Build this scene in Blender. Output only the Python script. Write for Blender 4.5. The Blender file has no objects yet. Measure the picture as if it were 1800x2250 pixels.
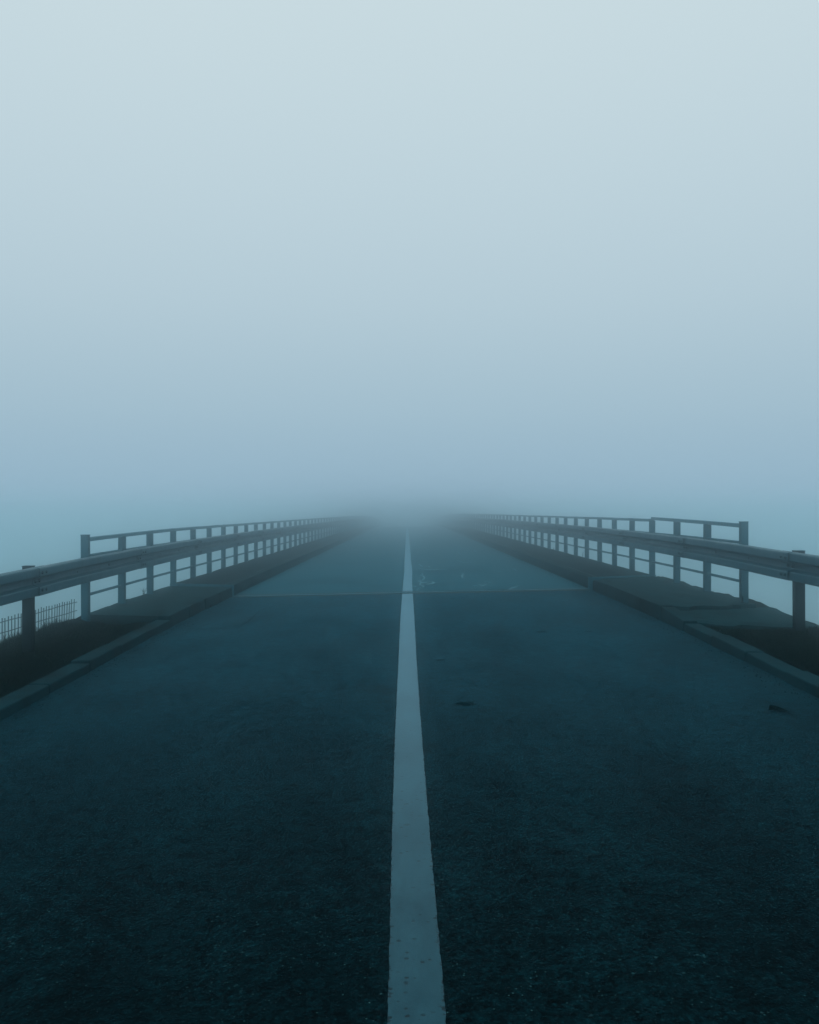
import bpy, math, random
from mathutils import Vector
R = math.radians
random.seed(7)
sc = bpy.context.scene
col = sc.collection

# ------------------------------------------------------------------ camera
CAM_Z = 1.62
cam_d = bpy.data.cameras.new('camera')
cam = bpy.data.objects.new('camera', cam_d); col.objects.link(cam)
cam_d.sensor_fit = 'HORIZONTAL'; cam_d.sensor_width = 36.0; cam_d.lens = 40.0
cam_d.clip_start = 0.05; cam_d.clip_end = 3000
cam.location = (0, 0, CAM_Z)
cam.rotation_euler = (R(90), 0, -5 / 2000)
sc.camera = cam

# ------------------------------------------------------------------ sky (overcast, seen through fog)
w = bpy.data.worlds.new('World'); sc.world = w; w.use_nodes = True
nt = w.node_tree; N = nt.nodes; L = nt.links
N.clear()
SUN_EL, SUN_ROT = R(58), R(200)
out = N.new('ShaderNodeOutputWorld'); bg = N.new('ShaderNodeBackground')
sky = N.new('ShaderNodeTexSky'); sky.sky_type = 'NISHITA'; sky.sun_disc = False
sky.sun_elevation = SUN_EL; sky.sun_rotation = SUN_ROT; sky.dust_density = 6.0
tc = N.new('ShaderNodeTexCoord'); sep = N.new('ShaderNodeSeparateXYZ')
L.new(tc.outputs['Generated'], sep.inputs[0])
ramp = N.new('ShaderNodeValToRGB'); ramp.color_ramp.interpolation = 'B_SPLINE'
cr = ramp.color_ramp
SKY = [(0.0, (.315, .475, .605)), (0.035, (.318, .475, .600)), (0.11, (.370, .525, .625)),
       (0.22, (.470, .610, .690)), (0.36, (.540, .675, .740)), (0.50, (.600, .725, .770)), (1.0, (.640, .755, .790))]
cr.elements[0].position = 0; cr.elements[1].position = 1
for p, c in SKY[1:-1]:
    e = cr.elements.new(p)
for e, (p, c) in zip(cr.elements, SKY):
    e.position = p; e.color = (*c, 1)
L.new(sep.outputs['Z'], ramp.inputs[0])
mul = N.new('ShaderNodeVectorMath'); mul.operation = 'SCALE'; mul.inputs[3].default_value = 20.0
L.new(ramp.outputs[0], mul.inputs[0])
mx = N.new('ShaderNodeMix'); mx.data_type = 'RGBA'; mx.inputs[0].default_value = 0.97   # cloud cover over the clear sky
L.new(sky.outputs[0], mx.inputs[6]); L.new(mul.outputs[0], mx.inputs[7])
L.new(mx.outputs[2], bg.inputs[0]); bg.inputs[1].default_value = 0.05
L.new(bg.outputs[0], out.inputs[0])

# ------------------------------------------------------------------ the sun, spread wide by the overcast
sd = bpy.data.lights.new('sun', 'SUN'); so = bpy.data.objects.new('sun', sd); col.objects.link(so)
sd.energy = 0.5; sd.angle = R(60); sd.color = (.80, .93, 1.0)
so.rotation_euler = (R(90) - SUN_EL, 0, R(180) - SUN_ROT); so.location = (0, -20, 40)

sc.view_settings.view_transform = 'Standard'; sc.view_settings.look = 'None'
sc.view_settings.exposure = 0.0; sc.view_settings.gamma = 1.0; sc.view_settings.use_curve_mapping = False
sc.render.engine = 'CYCLES'
sc.cycles.max_bounces = 32; sc.cycles.volume_bounces = 28; sc.cycles.diffuse_bounces = 3; sc.cycles.glossy_bounces = 3
sc.cycles.use_denoising = True; sc.cycles.use_adaptive_sampling = False
try:
    sc.cycles.denoising_input_passes = 'RGB_ALBEDO_NORMAL'
except Exception:
    pass

# ------------------------------------------------------------------ helpers
def obj(name, verts, faces, mat, parent=None, origin=None, smooth=False, bevel=0):
    """one mesh object from WORLD coordinates; its origin at the given point"""
    o0 = Vector(origin) if origin is not None else Vector((0, 0, 0))
    me = bpy.data.meshes.new(name)
    me.from_pydata([tuple(Vector(v) - o0) for v in verts], [], faces)
    me.materials.append(mat)
    if smooth:
        for p in me.polygons: p.use_smooth = True
    me.update()
    o = bpy.data.objects.new(name, me); col.objects.link(o)
    put(o, o0, parent)
    if bevel:
        b = o.modifiers.new('bevel', 'BEVEL'); b.width = bevel; b.segments = 2; b.limit_method = 'ANGLE'
    return o

def put(o, loc, parent=None):
    loc = Vector(loc)
    if parent is not None:
        o.parent = parent; o.location = loc - world_of(parent)
    else:
        o.location = loc

def world_of(o):
    v = Vector(o.location)
    while o.parent is not None:
        o = o.parent; v = v + Vector(o.location)
    return v

def thing(name, label, cat, loc=(0, 0, 0), group=None):
    o = bpy.data.objects.new(name, None); col.objects.link(o); o.location = loc
    o.empty_display_size = .2
    return tag(o, label, cat, group)

def tag(o, label, cat, group=None):
    o['label'] = label; o['category'] = cat
    if group: o['group'] = group
    return o

def kind(o, k):
    o['kind'] = k; return o

class MB:
    def __init__(s): s.v = []; s.f = []
    def box(s, x0, x1, y0, y1, z0, z1):
        b = len(s.v)
        s.v += [(x0,y0,z0),(x1,y0,z0),(x1,y1,z0),(x0,y1,z0),(x0,y0,z1),(x1,y0,z1),(x1,y1,z1),(x0,y1,z1)]
        s.f += [tuple(b+i for i in q) for q in ((0,3,2,1),(4,5,6,7),(0,1,5,4),(1,2,6,5),(2,3,7,6),(3,0,4,7))]
        return s
    def hexa(s, p):
        b = len(s.v); s.v += p
        s.f += [tuple(b+i for i in q) for q in ((0,3,2,1),(4,5,6,7),(0,1,5,4),(1,2,6,5),(2,3,7,6),(3,0,4,7))]
        return s
    def sweep(s, section, path, flip=False, caps=True):
        """closed section [(dx,dz)] carried along path [(x,y,z)]"""
        b = len(s.v); n = len(section)
        for (px, py, pz) in path:
            for dx, dz in section: s.v.append((px+dx, py, pz+dz))
        for i in range(len(path)-1):
            for j in range(n):
                k = (j+1) % n
                q = (b+i*n+j, b+i*n+k, b+(i+1)*n+k, b+(i+1)*n+j)
                s.f.append(q[::-1] if flip else q)
        if caps:
            a = tuple(b+j for j in range(n)); e = tuple(b+(len(path)-1)*n+j for j in range(n))
            s.f.append(a if flip else a[::-1]); s.f.append(e[::-1] if flip else e)
        return s
    def grid(s, xs, ys, fz):
        b = len(s.v); n = len(xs)
        for y in ys:
            for x in xs: s.v.append((x, y, fz(x, y)))
        for i in range(len(ys)-1):
            for j in range(n-1):
                s.f.append((b+i*n+j, b+i*n+j+1, b+(i+1)*n+j+1, b+(i+1)*n+j))
        return s
    def tube(s, p, q, r, n=6):
        p, q = Vector(p), Vector(q); d = (q-p).normalized()
        a = d.orthogonal().normalized(); c = d.cross(a); b = len(s.v)
        for e in (p, q):
            for i in range(n):
                t = 2*math.pi*i/n; s.v.append(tuple(e + a*(r*math.cos(t)) + c*(r*math.sin(t))))
        for i in range(n):
            k = (i+1) % n; s.f.append((b+i, b+k, b+n+k, b+n+i))
        s.f.append(tuple(b+i for i in range(n))[::-1]); s.f.append(tuple(b+n+i for i in range(n)))
        return s
    def make(s, name, mat, parent=None, origin=None, **k):
        return obj(name, s.v, s.f, mat, parent, origin, **k)

def lerp_table(t):
    """smooth monotone-ish (Catmull-Rom) interpolation"""
    xs = [a for a, _ in t]; zs = [b for _, b in t]
    m = []
    for i in range(len(xs)):
        i0, i1 = max(0, i-1), min(len(xs)-1, i+1)
        m.append((zs[i1]-zs[i0])/(xs[i1]-xs[i0]))
    def f(x):
        if x <= xs[0]: return zs[0]
        if x >= xs[-1]: return zs[-1] + m[-1]*(x-xs[-1])
        i = 0
        while x > xs[i+1]: i += 1
        h = xs[i+1]-xs[i]; u = (x-xs[i])/h
        return ((2*u**3-3*u**2+1)*zs[i] + (u**3-2*u**2+u)*h*m[i] + (-2*u**3+3*u**2)*zs[i+1] + (u**3-u**2)*h*m[i+1])
    return f

def frange(a, b, step):
    n = max(1, int(round((b-a)/step)))
    return [a+(b-a)*i/n for i in range(n+1)]

# ------------------------------------------------------------------ the lie of the road: a low hump with a fall from right to left
zroad = lerp_table([(-60, -.9), (-30, -.35), (-10, -.05), (0, 0), (3, .005), (6, .04), (9, .087), (12, .135), (16.5, .156), (24, .16),
                    (45, .16), (62, .15), (80, .11), (100, -.02), (130, -.50), (180, -2.0), (240, -4.6)])
FALL = .02
def zr(x, y): return zroad(y) + FALL*x
KL, KR = -3.18, 3.32                 # kerb faces
EL, ER = -4.34, 4.55                 # outer edges of the walkways
JOINT = 16.55                        # expansion joint
BR_END = 215.0
def ground_px(px, py):
    """where a spot seen in the photograph lies on the road"""
    d = 10.0
    for _ in range(30):
        x = (px-895)/2000*d
        d = 2000*(CAM_Z-zr(x, d))/(py-1125)
    return ((px-895)/2000*d, d)

# ------------------------------------------------------------------ materials
def mat(name):
    m = bpy.data.materials.new(name); m.use_nodes = True
    return m, m.node_tree, m.node_tree.nodes['Principled BSDF']

def nd(t, typ, **kw):
    n = t.nodes.new(typ)
    for k, v in kw.items():
        if k.startswith('i_'):
            key = k[2:]
            n.inputs[int(key) if key.isdigit() else key].default_value = v
        else: setattr(n, k, v)
    return n

def coords(t, scale=(1, 1, 1)):
    g = nd(t, 'ShaderNodeNewGeometry'); mp = nd(t, 'ShaderNodeMapping'); mp.inputs['Scale'].default_value = scale
    t.links.new(g.outputs['Position'], mp.inputs[0]); return mp.outputs[0]

def noise(t, vec, scale, detail=4, rough=.55):
    n = nd(t, 'ShaderNodeTexNoise'); n.inputs['Scale'].default_value = scale; n.inputs['Detail'].default_value = detail
    n.inputs['Roughness'].default_value = rough; t.links.new(vec, n.inputs['Vector']); return n.outputs['Fac']

def maprange(t, v, a, b, c=0., d=1.):
    n = nd(t, 'ShaderNodeMapRange'); t.links.new(v, n.inputs[0])
    for i, x in enumerate((a, b, c, d)): n.inputs[i+1].default_value = x
    return n.outputs[0]

def mixc(t, fac, a, b, mode='MIX'):
    n = nd(t, 'ShaderNodeMix', data_type='RGBA', blend_type=mode)
    if isinstance(fac, (int, float)): n.inputs[0].default_value = fac
    else: t.links.new(fac, n.inputs[0])
    for i, c in ((6, a), (7, b)):
        if isinstance(c, tuple): n.inputs[i].default_value = (*c, 1)
        else: t.links.new(c, n.inputs[i])
    return n.outputs[2]

def math_(t, op, a, b=None):
    n = nd(t, 'ShaderNodeMath', operation=op)
    for i, v in ((0, a), (1, b)):
        if v is None: continue
        if isinstance(v, (int, float)): n.inputs[i].default_value = v
        else: t.links.new(v, n.inputs[i])
    return n.outputs[0]

def bump(t, bs, h, strength=.5, dist=.01):
    b = nd(t, 'ShaderNodeBump'); b.inputs['Strength'].default_value = strength; b.inputs['Distance'].default_value = dist
    t.links.new(h, b.inputs['Height']); t.links.new(b.outputs[0], bs.inputs['Normal'])

def voro(t, vec, scale, feature='F1'):
    n = nd(t, 'ShaderNodeTexVoronoi', feature=feature); n.inputs['Scale'].default_value = scale
    t.links.new(vec, n.inputs['Vector']); return n

def asphalt_mat():
    m, t, b = mat('asphalt')
    p = coords(t)
    v = voro(t, p, 75)                                        # aggregate, about 13 mm
    rnd = nd(t, 'ShaderNodeSeparateColor'); t.links.new(v.outputs['Color'], rnd.inputs[0])
    stone = maprange(t, rnd.outputs[0], .0, 1.)
    big = noise(t, p, .55, 5, .6)
    mid = noise(t, p, 6, 4)
    tracks = noise(t, coords(t, (1.1, .06, 1)), 1.0, 3)        # worn and oily wheel lanes
    c = mixc(t, stone, (.0002, .0027, .0038), (.0009, .0104, .0132))
    grain = noise(t, p, 42, 3, .7); clump = noise(t, p, 11, 6, .8); patch = noise(t, coords(t, (1, .45, 1)), 1.6, 5, .6)
    dim = lambda q: mixc(t, 1.0, c, (q, q, q), 'MULTIPLY')
    c = mixc(t, maprange(t, grain, .36, .64), dim(.40), dim(1.75))
    c = mixc(t, maprange(t, clump, .36, .66), dim(.38), dim(1.95))
    c = mixc(t, maprange(t, patch, .36, .64), dim(.74), dim(1.26))
    light = maprange(t, rnd.outputs[1], .93, .97)            # the odd pale stone
    inside = maprange(t, v.outputs['Distance'], .30, .18)
    c = mixc(t, math_(t, 'MULTIPLY', math_(t, 'MULTIPLY', light, inside), maprange(t, big, .38, .62, .25, .9)), c, (.05, .14, .145))
    v3 = voro(t, p, 46); r3 = nd(t, 'ShaderNodeSeparateColor'); t.links.new(v3.outputs['Color'], r3.inputs[0])   # bare pale stones
    bare = math_(t, 'MULTIPLY', maprange(t, r3.outputs[0], .945, .97), maprange(t, v3.outputs['Distance'], .34, .20))
    c = mixc(t, math_(t, 'MULTIPLY', bare, maprange(t, patch, .42, .62, .15, .9)), c, (.022, .075, .084))
    c = mixc(t, maprange(t, tracks, .42, .66, 0, .40), c, (.0003, .0032, .0044))
    c = mixc(t, maprange(t, mid, .45, .75, 0, .35), c, (.0012, .0110, .0142))
    t.links.new(c, b.inputs['Base Color'])
    rg = maprange(t, big, .3, .7, .66, .82); t.links.new(rg, b.inputs['Roughness']); t.links.new(math_(t, 'MULTIPLY', maprange(t, patch,   .35, .65, .36, .50), maprange(t, clump, .35, .65, .65, 1.35)), b.inputs['Sheen Weight'])
    b.inputs['Specular IOR Level'].default_value = .012
    b.inputs['Sheen Weight'].default_value = .20; b.inputs['Sheen Roughness'].default_value = .225   # blue-tinted sheen paints in the brightening of the road with distance
    b.inputs['Sheen Tint'].default_value = (.12, .73, 1.0, 1)
    h = math_(t, 'ADD', maprange(t, v.outputs['Distance'], 0, .6, 1, 0), math_(t, 'MULTIPLY', mid, 1.2))
    bump(t, b, h, .38, .005)
    return m

def deck_mat():
    m, t, b = mat('deck_surfacing')
    p = coords(t)
    st = noise(t, coords(t, (.35, 22, 1)), 1.0, 6, .7)         # transverse brooming
    st2 = noise(t, coords(t, (.25, 4, 1)), 1.0, 4, .6)
    big = noise(t, p, .35, 5)
    c = mixc(t, maprange(t, st, .35, .65), (.006, .064, .094), (.024, .118, .156))
    c = mixc(t, maprange(t, st2, .42, .66, 0, .6), c, (.030, .130, .172))
    c = mixc(t, maprange(t, big, .5, .72, 0, .6), c, (.005, .048, .072))
    t.links.new(c, b.inputs['Base Color'])
    t.links.new(maprange(t, st2, .3, .7, .6, .75), b.inputs['Roughness'])
    b.inputs['Specular IOR Level'].default_value = .01
    bump(t, b, math_(t, 'ADD', st, noise(t, p, 60, 3)), .35, .004)
    return m

def paint_mat():
    m, t, b = mat('worn_white_paint')
    p = coords(t)
    n1 = noise(t, p, 95, 4, .6); n2 = noise(t, p, 9, 5); n3 = noise(t, coords(t, (1.6, .7, 1)), 1.5, 5, .65)
    v = voro(t, p, 36)
    vr = nd(t, 'ShaderNodeSeparateColor'); t.links.new(v.outputs['Color'], vr.inputs[0])
    c = mixc(t, n2, (.014, .062, .084), (.024, .088, .112))
    c = mixc(t, maprange(t, n3, .42, .64, 0, .85), c, (.006, .036, .050))
    c = mixc(t, maprange(t, noise(t, coords(t, (9, 1.6, 1)), 1.0, 5, .65), .48, .70, 0, .6), c, (.007, .036, .050))
    chip = math_(t, 'MULTIPLY', maprange(t, vr.outputs[0], .80, .85), maprange(t, v.outputs['Distance'], .40, .26))
    chip = math_(t, 'MAXIMUM', chip, maprange(t, n1, .64, .70, 0, .8))
    uv = nd(t, 'ShaderNodeUVMap'); us = nd(t, 'ShaderNodeSeparateXYZ'); t.links.new(uv.outputs[0], us.inputs[0])
    edge = math_(t, 'ABSOLUTE', math_(t, 'SUBTRACT', us.outputs[0], .5))
    n4 = noise(t, p, 38, 5, .7)
    chip = math_(t, 'MULTIPLY', chip, maprange(t, n2, .36, .52))
    v2 = voro(t, p, 13); vr2 = nd(t, 'ShaderNodeSeparateColor'); t.links.new(v2.outputs['Color'], vr2.inputs[0])
    flake = math_(t, 'MULTIPLY', maprange(t, vr2.outputs[0], .88, .90), maprange(t, math_(t, 'ADD', v2.outputs['Distance'], math_(t, 'MULTIPLY', n4, .35)), .42, .34))
    chip = math_(t, 'MAXIMUM', chip, math_(t, 'MULTIPLY', flake, .8))
    ragged = maprange(t, math_(t, 'ADD', edge, math_(t, 'MULTIPLY', math_(t, 'SUBTRACT', n4, .5), .62)), .485, .52)
    chip = math_(t, 'MAXIMUM', chip, ragged)
    c = mixc(t, maprange(t, n4, .52, .72, 0, .45), c, (.008, .038, .052))
    c = mixc(t, chip, c, (.004, .012, .015))
    t.links.new(c, b.inputs['Base Color'])
    b.inputs['Roughness'].default_value = .30; b.inputs['Specular IOR Level'].default_value = .04
    b.inputs['Sheen Weight'].default_value = .90; b.inputs['Sheen Roughness'].default_value = .30
    b.inputs['Sheen Tint'].default_value = (.35, .80, 1.0, 1)  # tinted sheen lightens the line at a slant, painted-in far brightness
    bump(t, b, math_(t, 'SUBTRACT', n1, chip), .25, .0015)
    return m

def stone_mat(name, c0, c1, dirt, rough=.8, sc_=1.0, spec=.03):
    m, t, b = mat(name)
    p = coords(t)
    n1 = noise(t, p, 3*sc_, 5); n2 = noise(t, p, 45*sc_, 4, .65); n3 = noise(t, coords(t, (1.2, .8, .5)), 1.4*sc_, 4)
    c = mixc(t, n2, c0, c1)
    c = mixc(t, maprange(t, n1, .45, .7, 0, .75), c, dirt)
    c = mixc(t, maprange(t, n3, .5, .7, 0, .5), c, tuple(x*.6 for x in dirt))
    t.links.new(c, b.inputs['Base Color']); b.inputs['Roughness'].default_value = rough
    b.inputs['Specular IOR Level'].default_value = spec
    bump(t, b, math_(t, 'ADD', n2, n1), .6, .008)
    return m

def steel_mat(name, c0, c1, streak, rough=.5, metal=.25, spec=.10):
    m, t, b = mat(name)
    p = coords(t)
    n1 = noise(t, p, 5, 5); n2 = noise(t, p, 40, 4); st = noise(t, coords(t, (14, 14, .8)), 1.0, 4, .6)
    c = mixc(t, n1, c0, c1)
    c = mixc(t, maprange(t, st, .48, .72, 0, .65), c, streak)
    c = mixc(t, maprange(t, n2, .62, .72, 0, .7), c, tuple(x*.5 for x in streak))
    t.links.new(c, b.inputs['Base Color']); b.inputs['Metallic'].default_value = metal; b.inputs['Specular IOR Level'].default_value = spec
    t.links.new(maprange(t, n1, .3, .7, rough-.08, rough+.12), b.inputs['Roughness'])
    bump(t, b, n2, .15, .003)
    return m

def flat_mat(name, c, rough=.8, spec=.3):
    m, t, b = mat(name)
    n = noise(t, coords(t), 14, 4)
    t.links.new(mixc(t, n, tuple(x*.7 for x in c), tuple(x*1.3 for x in c)), b.inputs['Base Color'])
    b.inputs['Roughness'].default_value = rough; b.inputs['Specular IOR Level'].default_value = spec
    return m

M_ASPH = asphalt_mat(); M_DECK = deck_mat(); M_PAINT = paint_mat()
M_KERB = stone_mat('kerb_concrete', (.002, .024, .033), (.007, .050, .064), (.0010, .009, .011))
M_WALK = stone_mat('walkway_asphalt', (.0008, .0125, .0185), (.0036, .030, .041), (.0008, .0090, .0120), .8, 1.6)
M_CONC = stone_mat('fascia_concrete', (.05, .08, .085), (.09, .13, .135), (.03, .05, .05))
M_SLAB = stone_mat('old_concrete', (.003, .026, .035), (.010, .056, .068), (.0012, .010, .013), .85, 1.5)
M_SOIL = stone_mat('verge_soil', (.0006, .0055, .0065), (.0012, .009, .0100), (.0004, .0036, .0042), .95, 2.0, .0)
M_GROUND = stone_mat('pale_bounce_ground', (.24, .33, .36), (.34, .43, .46), (.20, .28, .30), .95, .05, .0)  # unseen valley floor, made pale to bounce light up into the fog
M_GALV = steel_mat('galvanised_steel', (.004, .048, .072), (.011, .084, .118), (.0015, .013, .020), .42, .0, .25)
M_RAIL = steel_mat('painted_steel', (.012, .082, .118), (.026, .132, .178), (.003, .028, .042), .55, .0)
M_DARK = flat_mat('dark_steel', (.003, .012, .016), .6)
M_POST = steel_mat('weathered_post_steel', (.001, .011, .016), (.003, .018, .025), (.0006, .006, .009), .7, .0, .0)
M_BOLT = flat_mat('bolt_steel', (.006, .030, .040), .5)
M_JOINT = steel_mat('joint_steel', (.014, .110, .152), (.026, .150, .200), (.003, .034, .050), .5, .0)
M_RUBBER = flat_mat('joint_rubber', (.006, .014, .017), .7)
M_SEAL = flat_mat('lime_bleed', (.12, .27, .33), .8, .02)
M_CRACK = flat_mat('crack_dirt', (.0006, .0055, .0070), .95, .0)
M_STAIN = flat_mat('dark_patch', (.0008, .0060, .0070), .9, .0)
for m_ in (M_STAIN, M_CRACK):
    b_ = m_.node_tree.nodes['Principled BSDF']
    b_.inputs['Sheen Weight'].default_value = .20; b_.inputs['Sheen Roughness'].default_value = .225; b_.inputs['Sheen Tint'].default_value = (.12, .73, 1.0, 1)  # same painted-in slant brightening as the asphalt around them
M_GRASS = flat_mat('grass_blade', (.002, .016, .012), .8, .0)
M_WEED = flat_mat('weed_leaf', (.003, .010, .010), .8, .0)

for m_ in bpy.data.materials:                                # cold blue-green light put into the reflection colour of every material
    m_.node_tree.nodes['Principled BSDF'].inputs['Specular Tint'].default_value = (.30, .80, 1.0, 1)

# ------------------------------------------------------------------ ground, embankment, haze
VAL = -12.0
g = MB().grid(frange(-900, 900, 60), frange(-500, 1300, 60), lambda x, y: VAL)
kind(g.make('ground', M_GROUND), 'structure')

def hash2(x, y):
    return math.sin(x*12.9898+y*78.233)*43758.5453 % 1.0
def emb(x, y):
    """approach embankment: verge beside the kerbs, then a slope down to the valley floor"""
    a = abs(x); sh = 4.72 if x < 0 else 4.86
    yy = min(y, 14.0)
    if a <= (3.375 if x < 0 else 3.515): z = zr(x, yy) - (.35 if a <= 3.1 else .10)
    elif x < 0:
        lo = zr(-3.36, yy)+.075
        z = lo + (CAM_Z-1.525+zroad(yy)-.115-lo)*min(1, (a-3.1)/(sh-3.1))
    else:
        lo = zr(3.5, yy)+.08
        z = lo + (CAM_Z-1.268+zroad(yy)-.115-lo)*min(1, (a-3.1)/(sh-3.1))
    if a > sh: z -= (a-sh)*.56
    if a > 3.5: z += .025*math.sin(x*5.1+y*2.3)*math.sin(y*3.7-x)+.02*(hash2(x, y)-.5)
    if x < 0: z += .07*math.exp(-((x+4.34)/.22)**2-((y-12.0)/.35)**2)
    if 3.5 < x and 10.0 < y < 12.6: z -= .06*min(1, (y-10.0)/.5)
    if y > 17.5: z -= (y-17.5)*.75
    return max(z, VAL-.5)
xs = sorted(set([-30, -24, -19, -15, -12, -10, -8.5, -7.4] + frange(-6.6, -3.4, .1) + [-3.38, -3.37, -3.2, -3.1, 3.1, 3.3, 3.51, 3.52] + [-1.5, 0, 1.5] + frange(3.6, 6.6, .1) + [7.4, 8.5, 10, 12, 15, 19, 24, 30, 36]))
ys = [-60, -45, -35, -25, -18, -12, -8, -5, -3, -1] + frange(0, 17.5, .14) + [19, 21, 24, 28, 33, 38]
kind(MB().grid(xs, ys, emb).make('embankment', M_SOIL), 'structure')

HZ = 2.5
hz = MB().box(-1000, 1000, -600, 1400, VAL-1.0, HZ)
m, t, b = mat('haze'); t.nodes.remove(b)
pv = t.nodes.new('ShaderNodeVolumePrincipled')
pv.inputs['Color'].default_value = (.945, .99, 1.0, 1); pv.inputs['Density'].default_value = .036
pv.inputs['Anisotropy'].default_value = .981
t.links.new(pv.outputs[0], t.nodes['Material Output'].inputs['Volume'])
kind(hz.make('haze', m), 'stuff')

# ------------------------------------------------------------------ approach road
xs = frange(KL, KR, .5)
road = kind(MB().grid(xs, [-60, -45, -30, -20, -12, -6] + frange(-3, JOINT-.30, .3), zr).make('road', M_ASPH), 'structure')

def ribbon(pts, ws, dz, z0=zr, ky=1.0):
    mb = MB()
    n = len(pts)
    for i, (x, y) in enumerate(pts):
        a = pts[max(0, i-1)]; c = pts[min(n-1, i+1)]
        d = Vector((c[0]-a[0], c[1]-a[1])); d = d.normalized() if d.length else Vector((0, 1))
        nx, ny = -d.y, d.x; hw = ws[i]/2
        for s in (1, -1):
            X, Y = x+nx*hw*s, y+ny*hw*s*ky
            mb.v.append((X, Y, z0(X, Y)+dz))
    mb.f = [(2*i+1, 2*i+3, 2*i+2, 2*i) for i in range(n-1)]
    return mb

# centre line: hand-laid, so its edges wander a little
line_c = lerp_table([(-30, .03), (2.8, .030), (4.1, .021), (6.1, .010), (9, .004), (12.8, .003), (16.4, .006), (19.5, .012), (22.5, .026), (26, .020), (39, .018), (90, .0), (215, 0)])
line_w = lerp_table([(-30, .174), (2.8, .174), (6.1, .176), (9, .174), (12.8, .182), (16.4, .176), (19.5, .172), (22, .182), (24, .186), (28, .178), (39, .182), (90, .165), (215, .165)])
def line(name, y0, y1, step, parent):
    mb = MB(); y = y0; i = 0
    while True:
        jl, jr = ((random.uniform(-.002, .002), random.uniform(-.002, .002)) if y < 30 else (0, 0))
        c, hw = line_c(y), line_w(y)/2+.006
        for X in (c-hw+jl, c+hw+jr): mb.v.append((X, y, zr(X, y)+.004))
        if y >= y1: break
        y = min(y1, y+(step if y > 0 else 1.0)); i += 1
    mb.f = [(2*k, 2*k+1, 2*k+3, 2*k+2) for k in range(len(mb.v)//2-1)]
    o = mb.make(name, M_PAINT, parent)
    uvl = o.data.uv_layers.new(name='UVMap')
    for lp in o.data.loops: uvl.data[lp.index].uv = (float(lp.vertex_index % 2), .5)
    return o
line('centre_line', -30, JOINT-.28, .04, road)

def blob(px, py, wpx, hpx, name='dark_patch', m_=M_STAIN, seed=1):
    rr = random.Random(seed)
    x, y = ground_px(px, py); _, ya = ground_px(px, py-hpx/2); _, yb = ground_px(px, py+hpx/2)
    rx = wpx/2/2000*y; ry = (ya-yb)/2; mb = MB(); n = 22
    mb.v.append((x, y, zr(x, y)+.004))
    for i in range(n):
        a = 2*math.pi*i/n; k = rr.uniform(.78, 1.1)
        X, Y = x+rx*k*math.cos(a), y+ry*k*math.sin(a); mb.v.append((X, Y, zr(X, Y)+.004))
    mb.f = [(0, 1+i, 1+(i+1) % n) for i in range(n)]
    return mb.make(name, m_, road)
for i, a in enumerate([(1023, 1547, 42, 9), (967, 1451, 25, 3.6), (1191, 1389, 24, 2.6), (1294, 1388, 17, 2.2), (1135, 1483, 10, 2), (994, 1316, 8, 1.6)]):
    blob(*a, seed=i+3)

def px_ribbon(pts, wid, parent, name, m_, dz=.004, off=(0, 0), s=1.0, ky=4.5, rag=.4):
    P = [ground_px(off[0]+a/s, off[1]+b_/s) for a, b_ in pts]
    Q = []
    for (a, b_) in zip(P, P[1:]):
        for k in range(6):
            u = k/6; Q.append((a[0]+(b_[0]-a[0])*u, a[1]+(b_[1]-a[1])*u))
    Q.append(P[-1])
    Q = [(x+random.uniform(-.2, .2)*wid, y+random.uniform(-rag, rag)*wid) for x, y in Q]
    n = len(Q); W = [wid*(.35+.65*math.sin(math.pi*(i+.6)/(n+.2)))*random.uniform(.7, 1.15) for i in range(n)]
    return ribbon(Q, W, dz, ky=ky).make(name, m_, parent)
o2 = (450, 1250)                                             # cracks in the near asphalt
for pts, w_ in [([(462, 350), (430, 385), (400, 415), (360, 450), (320, 470), (280, 495)], .022), ([(280, 495), (190, 500), (90, 508), (-60, 506), (-200, 500)], .022)]:
    px_ribbon(pts, w_, road, 'crack', M_CRACK, off=o2, s=3.833, ky=1.3, rag=1.6)
for pts, w_ in [([(1555, 1412), (1530, 1412), (1500, 1411), (1470, 1410)], .018)]:
    px_ribbon(pts, w_, road, 'crack', M_CRACK, ky=1.3, rag=1.6)

# the fallen leaf at the right edge of the lane
x, y = ground_px(1709, 1564)
lv = MB(); zz = zr(x, y)
for X, Y, Z in [(-.075, .01, .004), (-.03, .075, .03), (.03, .06, .022), (.085, -.03, .008), (.01, -.06, .006), (-.04, -.035, .02), (.0, .01, .004), (.115, -.075, .012)]:
    lv.v.append((x+X*.85, y+Y*1.1, zz+Z+.004))
lv.f = [(0, 6, 1), (1, 6, 2), (2, 6, 3), (3, 6, 4), (4, 6, 5), (5, 6, 0), (3, 7, 4)]
tag(lv.make('dead_leaf', M_STAIN, origin=(x, y, zz)), 'dark curled dead leaf lying on the bare asphalt of the right lane', 'leaf')

# ------------------------------------------------------------------ the bridge
bridge = thing('road_bridge', 'low humped concrete road bridge running straight ahead into the fog', 'bridge', (0, JOINT, 0))
BO = (0, JOINT, 0)
yb = frange(JOINT+.24, 60, .6) + frange(62, BR_END, 3)
MB().grid(frange(KL, KR, .5), yb, zr).make('carriageway', M_DECK, bridge, BO)
line('centre_line', JOINT+.24, BR_END, .06, bridge)
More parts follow.
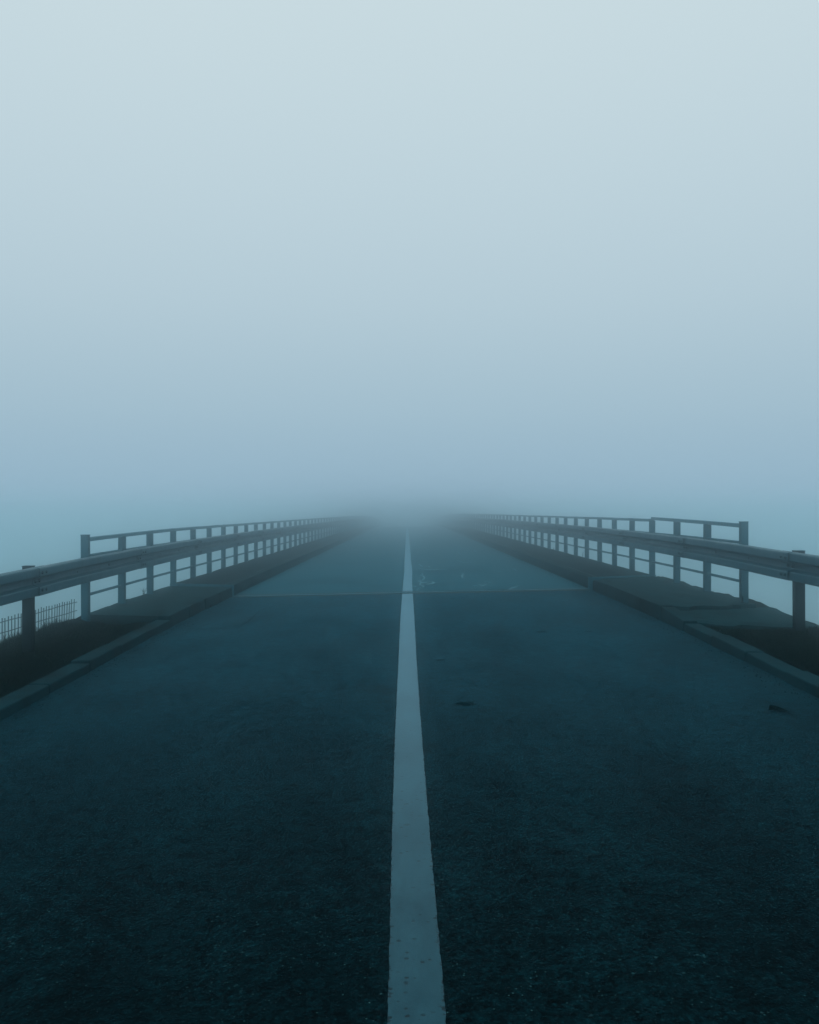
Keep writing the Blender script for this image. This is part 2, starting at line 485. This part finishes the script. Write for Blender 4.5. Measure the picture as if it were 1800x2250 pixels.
# slab under the carriageway with edge beams
mb = MB(); n = 6
sec = [(EL-.06, -.75), (ER+.06, -.75), (ER+.06, -.12), (KR+.1, -.05), (KL-.1, -.05), (EL-.06, -.12)]
for y in yb:
    for X, dz in sec: mb.v.append((X, y, zr(X, y)+dz))
for i in range(len(yb)-1):
    for j in range(n):
        k = (j+1) % n; mb.f.append((i*n+j, i*n+k, (i+1)*n+k, (i+1)*n+j))
mb.f.append(tuple(range(n))[::-1])
mb.make('deck_slab', M_CONC, bridge, BO)
for yp in (45, 75, 105, 135, 165):
    mb = MB().box(-3.6, 3.6, yp-.5, yp+.5, VAL-.5, zroad(yp)-.74-.09)
    mb.make('pier', M_CONC, bridge, (0, yp, VAL), bevel=.05)

def kerb_h(side, y):
    if y >= JOINT: return .195 if side < 0 else .205
    if side < 0: return .160+.010*(y-12.2)/4.3
    return .195
def walk_z(side, x, y):
    """top of the raised walkway"""
    k = KL if side < 0 else KR
    u = (abs(x)-abs(k))/(abs(EL if side < 0 else ER)-abs(k))
    rise = .030 if side < 0 else .044
    return zr(k, y)+kerb_h(side, y)+rise*u
def kerb_stone(parent, side, y0, y1, h0, h1, wid, j=.006, name='kerb_stone', deep=.25):
    k = KL if side < 0 else KR; s = side
    rr = lambda: random.uniform(-j, j)
    a, c = rr(), rr(); ya, yc = y0+.009, y1-.009
    fi0, fi1 = k+a*s, k+c*s; z0, z1 = h0+rr()*.8, h1+rr()*.8
    bt = .025                                                # battered face
    def P(x, y, z): return (x, y, z)
    xo = k+s*wid
    p = [P(fi0-s*bt, ya, zr(k, ya)-deep), P(xo, ya, zr(k, ya)-deep), P(xo, yc, zr(k, yc)-deep), P(fi1-s*bt, yc, zr(k, yc)-deep),
         P(fi0+s*0, ya, zr(k, ya)+z0), P(xo, ya, zr(k, ya)+z0), P(xo, yc, zr(k, yc)+z1), P(fi1, yc, zr(k, yc)+z1)]
    mb = MB().hexa(p)
    if s < 0: mb.f = [q[::-1] for q in mb.f]
    return mb.make(name, M_KERB, parent, (k, (y0+y1)/2, zr(k, (y0+y1)/2)), bevel=.014)

WK = .17
for s in (-1, 1):
    k, e = (KL, EL) if s < 0 else (KR, ER)
    y = JOINT+.05; step = 2.0
    while y < 62:
        y2 = y+step+random.uniform(-.1, .1)
        kerb_stone(bridge, s, y, y2, kerb_h(s, y), kerb_h(s, y2), WK, .004); y = y2
    mb = MB().sweep([(0, -.25), (s*WK, -.25), (s*WK, .2), (s*.015, .2)], [(k, Y, zr(k, Y)) for Y in frange(y, BR_END, 3)], flip=s < 0)
    kind(mb.make('kerb_run', M_KERB, bridge, BO), 'stuff')
    xs = frange(k+s*(WK-.002), e-s*.06, .2)
    if s < 0: xs = xs[::-1]
    yw = frange(JOINT+.045, 60, .4) + frange(62, BR_END, 3)
    mb = MB().grid(xs, yw, lambda X, Y: walk_z(s, X, Y)-.006 + .006*math.sin(Y*2.1+X*7)*math.sin(Y*.7))
    nx = len(xs); edge = [i*nx + (0 if s < 0 else nx-1) for i in range(len(yw))]
    b0 = len(mb.v)
    for i in edge: v = mb.v[i]; mb.v.append((v[0], v[1], v[2]-.45))
    for i in range(len(edge)-1):
        q = (edge[i], edge[i+1], b0+i+1, b0+i); mb.f.append(q if s > 0 else q[::-1])
    b1 = len(mb.v)                                           # near end face
    row = [mb.v[i] for i in range(nx)]
    for v in row: mb.v.append((v[0], v[1], v[2]-.45))
    for i in range(nx-1): mb.f.append((i, b1+i, b1+i+1, i+1))
    mb.make('walkway', M_WALK, bridge, BO)

# steel expansion joint: two bars with a rubber gap, up the kerbs and across the walkways
ej = thing('expansion_joint', 'pale steel expansion joint strip crossing the road at the start of the bridge', 'expansion joint', (0, JOINT, zroad(JOINT)))
JO = (0, JOINT, zroad(JOINT))
SK = .02                                                     # the joint runs slightly askew
def jstrip(y0, y1, dz, name, m_, xa=KL+.02, xb=KR-.02, th=.02):
    mb = MB(); X = frange(xa, xb, .3)
    for x in X:
        a = JOINT+y0+SK*x+random.uniform(-.006, .006); c = JOINT+y1+SK*x+random.uniform(-.006, .006)
        z = zr(x, JOINT)+dz
        mb.v += [(x, a, z-th), (x, a, z), (x, c, z), (x, c, z-th)]
    for i in range(len(X)-1):
        for j in range(4):
            k = (j+1) % 4; mb.f.append((i*4+j, (i+1)*4+j, (i+1)*4+k, i*4+k))
    mb.f += [(0, 1, 2, 3), tuple(len(mb.v)-4+i for i in (3, 2, 1, 0))]
    return mb.make(name, m_, ej, JO)
jstrip(-.34, .30, -.003, 'rubber_seal', M_RUBBER)
jstrip(-.105, .035, .008, 'steel_bar', M_JOINT, xb=-.9, th=.03)
jstrip(-.100, .030, .008, 'steel_bar', M_JOINT, xa=-.885, xb=.19, th=.03)
jstrip(-.090, .035, .009, 'steel_bar', M_JOINT, xa=.205, xb=1.75, th=.03)
jstrip(-.100, .030, .008, 'steel_bar', M_JOINT, xa=1.765, th=.03)
# paint carried over the bar
mb = MB()
for i, x in enumerate(frange(line_c(JOINT)-.088, line_c(JOINT)+.088, .04)):
    mb.v += [(x, JOINT-.092+SK*x, zr(x, JOINT)+.0125), (x, JOINT+.028+SK*x, zr(x, JOINT)+.0125)]
mb.f = [(2*i, 2*i+2, 2*i+3, 2*i+1) for i in range(len(mb.v)//2-1)]
mb.make('paint_mark', M_PAINT, ej, JO)
for s in (-1, 1):
    k, e = (KL, EL) if s < 0 else (KR, ER)
    mb = MB()
    z0 = zr(k, JOINT)
    yj = JOINT+.0
    x0, x1 = sorted((k-s*.026, k+s*.05))
    mb.box(x0, x1, yj-.026, yj+.026, z0-.05, z0+kerb_h(s, 20)+.008)
    mb.make('kerb_plate', M_JOINT, ej, JO, bevel=.006)
    mb = MB(); X = frange(k+s*.052, e-s*.03, .2)
    sec = [(-.02, -.06), (.03, -.06), (.03, .006), (-.02, .006)]
    for x in X:
        for dy, dz in sec: mb.v.append((x, yj+dy, walk_z(s, x, 20)+zroad(JOINT)-zroad(20)+dz))
    for i in range(len(X)-1):
        for j in range(4):
            q = (i*4+j, i*4+(j+1) % 4, (i+1)*4+(j+1) % 4, (i+1)*4+j); mb.f.append(q if s > 0 else q[::-1])
    mb.f += [(0, 1, 2, 3), tuple(len(mb.v)-4+i for i in range(4))]
    mb.make('walkway_plate', M_JOINT, ej, JO)

# pale lime bleeding out of cracks in the right lane of the deck
o8 = (850, 1200)
for pts, w_ in [([(445, 340), (450, 365), (425, 372), (465, 380), (480, 405), (455, 430), (405, 445), (440, 455), (408, 485), (470, 510), (400, 535), (385, 560)], .035),
                ([(440, 462), (475, 463), (510, 462)], .05), ([(500, 485), (560, 478), (598, 468), (575, 452)], .07), ([(340, 505), (365, 515)], .05),
                ([(400, 225), (430, 245), (455, 265)], .05), ([(490, 250), (525, 255), (555, 272)], .05), ([(372, 272), (470, 295), (620, 298), (760, 297)], .06),
                ([(935, 335), (972, 358), (945, 372), (965, 405), (1010, 418)], .035), ([(1160, 480), (1210, 505), (1262, 480)], .04), ([(1090, 505), (1150, 497)], .04),
                ([(1230, 445), (1285, 455), (1332, 470)], .04), ([(1545, 545), (1600, 525), (1680, 500)], .035), ([(1590, 285), (1615, 295), (1640, 312)], .05),
                ([(1350, 310), (1460, 328)], .05), ([(900, 65), (912, 85), (935, 110)], .05), ([(1100, 50), (1130, 72)], .06), ([(360, 75), (410, 82)], .08), ([(895, 185), (960, 205), (1080, 215)], .06)]:
    px_ribbon(pts, w_, bridge, 'lime_streak', M_SEAL, off=o8, s=5.75)

# ------------------------------------------------------------------ approach walkways and kerbs beside the road
LW0, RW0 = 12.2, 11.88
abut = thing('bridge_abutment', 'concrete abutment carrying both end walkways beside the expansion joint', 'abutment', (0, 14, 0))
AO = (0, 14, 0)
for s, yn in ((-1, LW0), (1, RW0)):
    k, e = (KL, EL) if s < 0 else (KR, ER)
    x0 = k+s*(WK-.002); xs = frange(x0, e, .1)
    ysw = frange(yn, JOINT-.03, .22)
    rr = random.Random(5+s)
    edge_j = {round(Y, 4): rr.uniform(-.012, .012) for Y in ysw}
    end_j = {round(X, 4): rr.uniform(-.05, .03) for X in xs}
    def top(X, Y):
        zz = walk_z(s, X, Y)-.008+.008*math.sin(Y*3.1+X*9)*math.sin(X*5)
        return zz
    P = MB(); nx = len(xs)
    for Y in ysw:
        for X in xs:
            XX = X + (s*edge_j[round(Y, 4)] if X == xs[-1] else 0)
            YY = Y + (end_j[round(X, 4)] if Y == ysw[0] else 0)
            P.v.append((XX, YY, top(X, Y) - (.012 if X == xs[-1] or Y == ysw[0] else 0)))
    for i in range(len(ysw)-1):
        for j in range(nx-1):
            q = (i*nx+j, i*nx+j+1, (i+1)*nx+j+1, (i+1)*nx+j); P.f.append(q if s > 0 else q[::-1])
    ring = [j for j in range(nx)] + [i*nx+nx-1 for i in range(1, len(ysw))]
    b0 = len(P.v)
    for i in ring: v = P.v[i]; P.v.append((v[0], v[1], v[2]-.6))
    for i in range(len(ring)-1):
        q = (ring[i], b0+i, b0+i+1, ring[i+1]); P.f.append(q if s > 0 else q[::-1])
    P.make('walkway_slab', M_SLAB, abut, AO)
    y = yn
    while y < JOINT-.5:
        y2 = min(JOINT-.045, y+1.07)
        kerb_stone(abut, s, y, y2, kerb_h(s, y)+.003, kerb_h(s, y2)+.003, WK, .008); y = y2
MB().box(EL+.04, ER-.04, 14.0, JOINT-.05, VAL-.3, zroad(14)-.40).make('abutment_wall', M_CONC, abut, AO)
# right-hand lower slab in front of the step, ragged at its near end
P = MB(); xs = frange(KR+.19, 4.74, .115); rr = random.Random(2)
ends = [10.95-.62*(i/len(xs))+rr.uniform(-.08, .08) for i in range(len(xs))]
rows = 10
def z_low(X, Y): return walk_z(1, X, 12)-.068-.028*(12-Y)+zroad(Y)-zroad(12)
for i in range(rows+1):
    for j, X in enumerate(xs):
        Y = RW0+.03+(ends[j]-RW0-.03)*i/rows
        XX = X+(.05*(Y-11.4)+rr.uniform(-.02, .02) if j == len(xs)-1 else 0)
        P.v.append((XX, Y, z_low(X, Y)-(.02 if i == rows else 0)+rr.uniform(-.004, .004)))
nx = len(xs)
for i in range(rows):
    for j in range(nx-1): P.f.append((i*nx+j, (i+1)*nx+j, (i+1)*nx+j+1, i*nx+j+1))
ring = [i*nx+nx-1 for i in range(rows+1)] + [rows*nx+j for j in range(nx-2, -1, -1)]
b0 = len(P.v)
for i in ring: v = P.v[i]; P.v.append((v[0], v[1], v[2]-.3))
for i in range(len(ring)-1): P.f.append((ring[i], b0+i, b0+i+1, ring[i+1]))
tag(P.make('concrete_slab', M_SLAB, origin=(4.1, 11.2, .1)), 'low cracked concrete slab below the step at the right walkway end', 'slab')

for s, y1, lab in ((-1, LW0, 'low kerb of grey stones along the dark verge on the left'), (1, RW0, 'low kerb of grey stones along the grassy verge on the right')):
    kb = thing('low_kerb', lab, 'kerb', (KL if s < 0 else KR, 8, zroad(8)), 'low kerbs of the approach road')
    y = y1
    if s > 0:
        kerb_stone(kb, s, 10.92, RW0, .125, .185, WK, .006); y = 10.92
    i = 0
    while y > -4:
        y2 = y-(1.0+random.uniform(-.06, .06)); h = .092+random.uniform(-.012, .012)
        kerb_stone(kb, s, y2, y, h, h+random.uniform(-.006, .006), .19, .014); y = y2

# ------------------------------------------------------------------ railings
def h_section(w_=.094, d_=.078, t_=.012):
    a, b_ = w_/2, d_/2
    return [(-a, -b_), (a, -b_), (a, -b_+t_), (t_/2, -b_+t_), (t_/2, b_-t_), (a, b_-t_), (a, b_), (-a, b_), (-a, b_-t_), (-t_/2, b_-t_), (-t_/2, -b_+t_), (-a, -b_+t_)]
def post_mesh(name, h, m_, w_=.094, d_=.078, plate=False, cap=False):
    s = h_section(w_, d_); n = len(s); v = []; f = []
    for z in (-.25, h):
        for x, y in s: v.append((x, y, z))
    for j in range(n):
        k = (j+1) % n; f.append((j, k, n+k, n+j))
    for b0, rev in ((0, True), (n, False)):
        for q in ((0, 1, 2, 11), (11, 2, 3, 10), (10, 3, 4, 9), (9, 4, 5, 8), (8, 5, 6, 7)):
            q = tuple(b0+i for i in q); f.append(q[::-1] if rev else q)
    if cap:
        m2 = MB().box(-w_/2-.003, w_/2+.003, -d_/2-.003, d_/2+.003, h, h+.008)
        b0 = len(v); v += m2.v; f += [tuple(i+b0 for i in q) for q in m2.f]
    if plate:
        m2 = MB().box(-w_/2-.03, w_/2+.03, -d_/2-.03, d_/2+.03, -.02, .014)
        b0 = len(v); v += m2.v; f += [tuple(i+b0 for i in q) for q in m2.f]
    me = bpy.data.meshes.new(name); me.from_pydata(v, [], f); me.materials.append(m_); me.update()
    return me
RT = 1.25                                                    # top of the handrail above the road
SP = 1.505
mesh_post = post_mesh('post', 1.0, M_RAIL)
mesh_end = post_mesh('end_post', 1.045, M_RAIL, .096, .080, cap=True)
GD0 = 9.87; GSP = 3.8
for s in (-1, 1):
    px = -4.255 if s < 0 else 4.465
    y0 = 12.06
    side = 'left' if s < 0 else 'right'
    rl = thing('bridge_railing', f'grey steel post and rail parapet along the {side} edge of the bridge', 'railing', (px, y0, walk_z(s, px, y0)), 'railings of the bridge')
    RO = (px, y0, walk_z(s, px, y0))
    def rz(y): return zr(px, y)+RT
    i = 0; y = y0; posts = []
    while y < 190:
        top = rz(y)-(.048 if i else 0)
        o = bpy.data.objects.new('post', mesh_end if i == 0 else mesh_post); col.objects.link(o)
        hh = 1.053 if i == 0 else 1.0
        put(o, (px+random.uniform(-.004, .004), y, top-hh+(.02 if i == 0 else 0)+((.011*i if i < 3 else .018) if s > 0 and 0 < i < 4 else 0)), rl)
        o.rotation_euler = (random.uniform(-.004, .004), random.uniform(-.005, .005), random.uniform(-.02, .02))
        posts.append(y); i += 1; y = y0+i*SP+random.uniform(-.012, .012)
    # rails in lengths of three bays, a wider step at the expansion joint
    ends = list(range(0, len(posts), 3))
    for a, c in zip(ends, ends[1:]):
        ya, yc = posts[a], posts[c]
        for nm, hh, th, dp, xo in (('handrail', 0, .052, .056, 0), ('middle_rail', -.245, .036, .03, .0), ('lower_rail', -.765, .034, .03, 0)):
            st = ya+.006 if a else ya+.045
            en = yc-.006
            path = []
            for Y in frange(st, en, .75):
                dz = 0
                if a == 0 and nm == 'handrail':
                    u = (Y-st)/(en-st)
                    dz = (-.012+.045*u) if s > 0 else (-.02+.022*u)
                elif nm == 'handrail': dz = random.uniform(-.003, .003)
                path.append((px+xo, Y, rz(Y)+hh+dz))
            sec = [(-dp/2, -th), (dp/2, -th), (dp/2, -.008), (dp/2-.008, 0), (-dp/2+.008, 0), (-dp/2, -.008)]
            MB().sweep(sec, path, flip=False).make(nm, M_RAIL, rl, RO)

# ------------------------------------------------------------------ W-beam guardrails
half = [(0, .146), (.006, .154), (.030, .157), (.072, .153), (.084, .143), (.086, .130), (.086, .064), (.082, .055), (.068, .049), (.030, .040), (.014, .030), (.010, .016)]
outl = half + [(u, -v) for u, v in reversed(half)]
def wsec(t_=.004):
    front = outl
    back = []
    for i, (u, v) in enumerate(outl):
        a = outl[max(0, i-1)]; c = outl[min(len(outl)-1, i+1)]
        d = Vector((c[0]-a[0], c[1]-a[1])).normalized(); nrm = Vector((-d.y, d.x))
        if nrm.x > 0: nrm = -nrm
        # back face lies behind the front one
        n2 = Vector((d.y, -d.x)); n2 = n2 if True else nrm
        back.append((u+d.y*t_, v-d.x*t_))
    return front + back[::-1]
def gtop(y):
    g_ = lerp_table([(-10, .985), (8.9, .998), (11.4, 1.0), (15.5, 1.02), (24, 1.045), (60, 1.05), (240, 1.05)])
    return zroad(y)+g_(y)
def bolt(mb, x, y, z, s, r=.017, h=.014):
    n = 8; b0 = len(mb.v)
    for rr_, uu in ((r, 0), (r*.85, h*.6), (r*.4, h)):
        for i in range(n):
            a = 2*math.pi*i/n; mb.v.append((x-s*uu, y+rr_*math.cos(a), z+rr_*math.sin(a)))
    for q in range(2):
        for i in range(n):
            k = (i+1) % n; mb.f.append((b0+q*n+i, b0+q*n+k, b0+(q+1)*n+k, b0+(q+1)*n+i))
    mb.f.append(tuple(b0+2*n+i for i in range(n)))
bolt_mesh = {}
for s_ in (-1, 1):
    bmb = MB(); bolt(bmb, 0, 0, 0, s_, .020, .018)
    bolt_mesh[s_] = bpy.data.meshes.new('bolt'); bolt_mesh[s_].from_pydata(bmb.v, [], bmb.f); bolt_mesh[s_].materials.append(M_BOLT); bolt_mesh[s_].update()
def add_bolt(parent, p, s):
    o = bpy.data.objects.new('bolt', bolt_mesh[s]); col.objects.link(o); put(o, p, parent)
mesh_guard_post = post_mesh('post', .94, M_POST, .105, .085, plate=False, cap=True)
for s in (-1, 1):
    xb = -4.085 if s < 0 else 4.235                          # back plane of the beam
    side = 'left' if s < 0 else 'right'
    oy = 9.96
    gr = thing('guardrail', f'galvanised ribbed crash barrier running in front of the {side} bridge railing', 'guardrail', (xb, oy, zr(xb, oy)), 'guardrails along the road')
    GO = (xb, oy, zr(xb, oy))
    sec0 = wsec()
    sec = [(-s*u, v) for u, v in sec0]
    k = -2
    jit = random.Random(11+s)
    while GD0+k*GSP < 185:
        d0 = GD0+k*GSP+(jit.uniform(-.06, .06) if k != 0 else 0); d1 = GD0+(k+1)*GSP+.30
        path = []
        for Y in frange(d0, d1, .45):
            u = (Y-d0)/(d1-d0)
            path.append((xb-s*(.022*(1-u)-.002), Y, gtop(Y)+FALL*xb-.157+jit.uniform(-.0015, .0015)))
        bm_ = MB().sweep(sec, path, flip=s > 0).make('beam', M_GALV, gr, (xb, d0, gtop(d0)))
        if d0 < 60:
            for Y in (d0+.055, d0+.165):
                for u, v in ((.108, .098), (.030, .0), (.108, -.092)):
                    add_bolt(bm_, (xb-s*u, Y, gtop(Y)+FALL*xb-.157+v), s)
            for q in (1.35, 2.55):
                add_bolt(bm_, (xb-s*.012, d0+q, gtop(d0+q)+FALL*xb-.157), s)
        k += 1
    for Y in (2.3, 6.1, 9.96):
        xp = -4.142 if s < 0 else 4.292
        zt = gtop(Y)+FALL*xb+.012
        o = bpy.data.objects.new('post', mesh_guard_post); col.objects.link(o)
        put(o, (xp, Y, zt-.948), gr)
        o.rotation_euler = (0, random.uniform(-.006, .006), random.uniform(-.03, .03))
    sp = MB(); px = -4.255 if s < 0 else 4.465
    for i in range(118):
        Y = 12.06+i*SP
        x0, x1 = sorted((xb+s*.001, px-s*.040))
        zc = gtop(Y)+FALL*xb-.157; sp.box(x0, x1, Y-.03, Y+.03, zc-.05, zc+.05)
    kind(sp.make('spacer_blocks', M_GALV, gr, GO), 'stuff')

# ------------------------------------------------------------------ bar fence on the left slope
FX = -5.6
fn = thing('bar_fence', 'thin dark bar fence seen under the left guardrail beside the verge', 'fence', (FX, 13.9, emb(FX, 13.9)))
FO = (FX, 13.9, emb(FX, 13.9))
ft = CAM_Z-1.468
ybar = 10.4; i = 0; rr = random.Random(4)
while ybar < 15.36:
    lean = .0 if ybar < 13.4 else (ybar-13.4)*.018
    zt = ft+rr.uniform(-.012, .012)
    xq = FX+rr.uniform(-.004, .004)
    MB().tube((xq, ybar-lean*.7, emb(FX, ybar)-.1), (xq, ybar+lean, zt), .0075).make('bar', M_DARK, fn, (xq, ybar, ft-.4))
    ybar += .105+rr.uniform(-.007, .007)
for dz in (.055, .197, .339, .48):
    mb = MB(); Y = frange(10.3, 15.42, .5)
    for a, c in zip(Y, Y[1:]):
        wob = lambda q: .006*math.sin(q*3+dz*20)
        mb.tube((FX+.009, a, ft-dz+wob(a)), (FX+.009, c, ft-dz+wob(c)), .006, 5)
    mb.make('wire', M_DARK, fn, FO)

# ------------------------------------------------------------------ grass and weeds
def blades(name, n, region, hmin, hmax, seed):
    rr = random.Random(seed); v = []; f = []
    for _ in range(n):
        x, y = region(rr)
        if x is None: continue
        z = emb(x, y)-.01; h = rr.uniform(hmin, hmax)*rr.choice((.6, .8, 1, 1, 1.3)); a = rr.uniform(0, 6.283); w_ = rr.uniform(.002, .005)
        lx, ly = rr.uniform(-.5, .5)*h, rr.uniform(-.5, .5)*h
        dx, dy = math.cos(a)*w_, math.sin(a)*w_; b0 = len(v)
        v += [(x-dx, y-dy, z), (x+dx, y+dy, z), (x+lx*.4+dx*.7, y+ly*.4+dy*.7, z+h*.6), (x+lx*.4-dx*.7, y+ly*.4-dy*.7, z+h*.6), (x+lx, y+ly, z+h)]
        f += [(b0, b0+1, b0+2, b0+3), (b0+3, b0+2, b0+4)]
    return kind(obj(name, v, f, M_GRASS), 'stuff')
def patchy(x, y): return math.sin(x*3.1+1)*math.sin(y*2.3)+math.sin(x*7.3+y*5.1)*.5
def reg_l(r):
    x, y = -r.uniform(3.42, 5.2), r.uniform(5.5, 12.1)
    return (x, y) if patchy(x, y) > r.uniform(-1.2, .8) else (None, None)
def reg_le(r): return (-r.gauss(4.75, .10), r.uniform(9.0, 12.6))
def reg_r(r):
    x, y = r.uniform(3.54, 5.1), r.uniform(5.5, 10.9)
    if y > 10.95-.62*(x-3.5)/1.25+r.uniform(-.15, .1): return (None, None)
    return (x, y) if patchy(x+2, y) > r.uniform(-1.4, .6) else (None, None)
blades('grass', 9000, reg_l, .015, .05, 1)
blades('grass', 1500, reg_le, .02, .075, 2)
blades('grass', 16000, reg_r, .012, .045, 3)

def weed(x, y, z, h, n, label, seed, leafy=True, spread=.6):
    rr = random.Random(seed); mb = MB()
    for _ in range(n):
        a = rr.uniform(0, 6.283); l = rr.uniform(.2, 1)*spread*h; hh = h*rr.uniform(.55, 1)
        p0 = Vector((x+rr.uniform(-.012, .012), y+rr.uniform(-.012, .012), z-.01)); p1 = Vector((x+math.cos(a)*l*.35, y+math.sin(a)*l*.35, z+hh*.6)); p2 = Vector((x+math.cos(a)*l, y+math.sin(a)*l, z+hh))
        w_ = Vector((-math.sin(a), math.cos(a), 0))*rr.uniform(.0018, .0035); b0 = len(mb.v)
        mb.v += [tuple(q) for q in (p0-w_, p0+w_, p1+w_, p1-w_, p2)]
        mb.f += [(b0, b0+1, b0+2, b0+3), (b0+3, b0+2, b0+4)]
        if leafy:
            for u in (.35, .55, .75, .95):
                q = p0.lerp(p1, u) if u < .6 else p1.lerp(p2, (u-.6)/.4)
                b_ = rr.uniform(0, 6.283); ln = h*rr.uniform(.12, .22); dv = Vector((math.cos(b_), math.sin(b_), rr.uniform(-.1, .6))); sv = dv.cross(Vector((0, 0, 1))).normalized()*ln*.28
                b0 = len(mb.v); mb.v += [tuple(q), tuple(q+dv*ln*.5+sv), tuple(q+dv*ln), tuple(q+dv*ln*.5-sv)]; mb.f.append((b0, b0+1, b0+2, b0+3))
    return tag(mb.make('weed', M_WEED, origin=(x, y, z)), label, 'weed', 'weeds by the railings and kerbs')
# grit gathered along the kerbs
rr = random.Random(9); v = []; f = []
for _ in range(2600):
    sd_ = rr.choice((-1, 1)); y = rr.uniform(4, 34); off = abs(rr.gauss(0, .10))
    x = (KL+.03+off) if sd_ < 0 else (KR-.03-off)
    r_ = rr.uniform(.003, .011); z = zr(x, y)+.002; b0 = len(v)
    a = rr.uniform(0, 6.28)
    for q in range(3): v.append((x+r_*math.cos(a+q*2.1), y+r_*math.sin(a+q*2.1), z))
    v.append((x+rr.uniform(-.3, .3)*r_, y, z+r_*rr.uniform(.6, 1.1))); f += [(b0, b0+1, b0+3), (b0+1, b0+2, b0+3), (b0+2, b0, b0+3)]
kind(obj('grit', v, f, M_SLAB), 'stuff')
weed(-4.78, 12.0, emb(-4.78, 12.0), .17, 9, 'leafy weed in front of the bar fence right of the left guardrail post', 1)
weed(-4.80, 11.62, emb(-4.8, 11.62), .11, 7, 'small leafy weed close beside the left guardrail post', 2)
weed(-4.76, 12.35, emb(-4.76, 12.35), .10, 8, 'small weed at the walkway corner under the end of the bar fence', 3)
weed(-4.80, 10.85, emb(-4.80, 10.85), .15, 12, 'wispy tall weed left of the left guardrail post', 4, False)
weed(-4.30, 14.85, walk_z(-1, -4.3, 14.85), .12, 14, 'grassy tuft growing at the foot of the third left railing post', 5, False, .9)
weed(-4.27, 29.0, walk_z(-1, -4.27, 29), .09, 10, 'dark tuft at the foot of a railing post far along the left walkway', 6)
weed(4.42, 11.98, walk_z(1, 4.42, 12), .10, 9, 'small weed sprouting beside the end post of the right railing', 7)
weed(-3.16, 14.62, zr(-3.16, 14.62), .05, 22, 'flat dark tuft growing where the left raised kerb meets the road', 8, True, 1.6)
weed(4.42, 22.9, walk_z(1, 4.42, 22.9), .2, 7, 'thin leaning stalk beside a post of the right railing', 9, False, .5)
weed(3.30, 12.0, zr(3.30, 12.0), .05, 18, 'flat dark tuft at the foot of the right kerb where it steps down', 10, True, 1.5)
weed(4.42, 27.5, walk_z(1, 4.42, 27.5), .1, 8, 'faint tuft by a distant post of the right railing', 12)
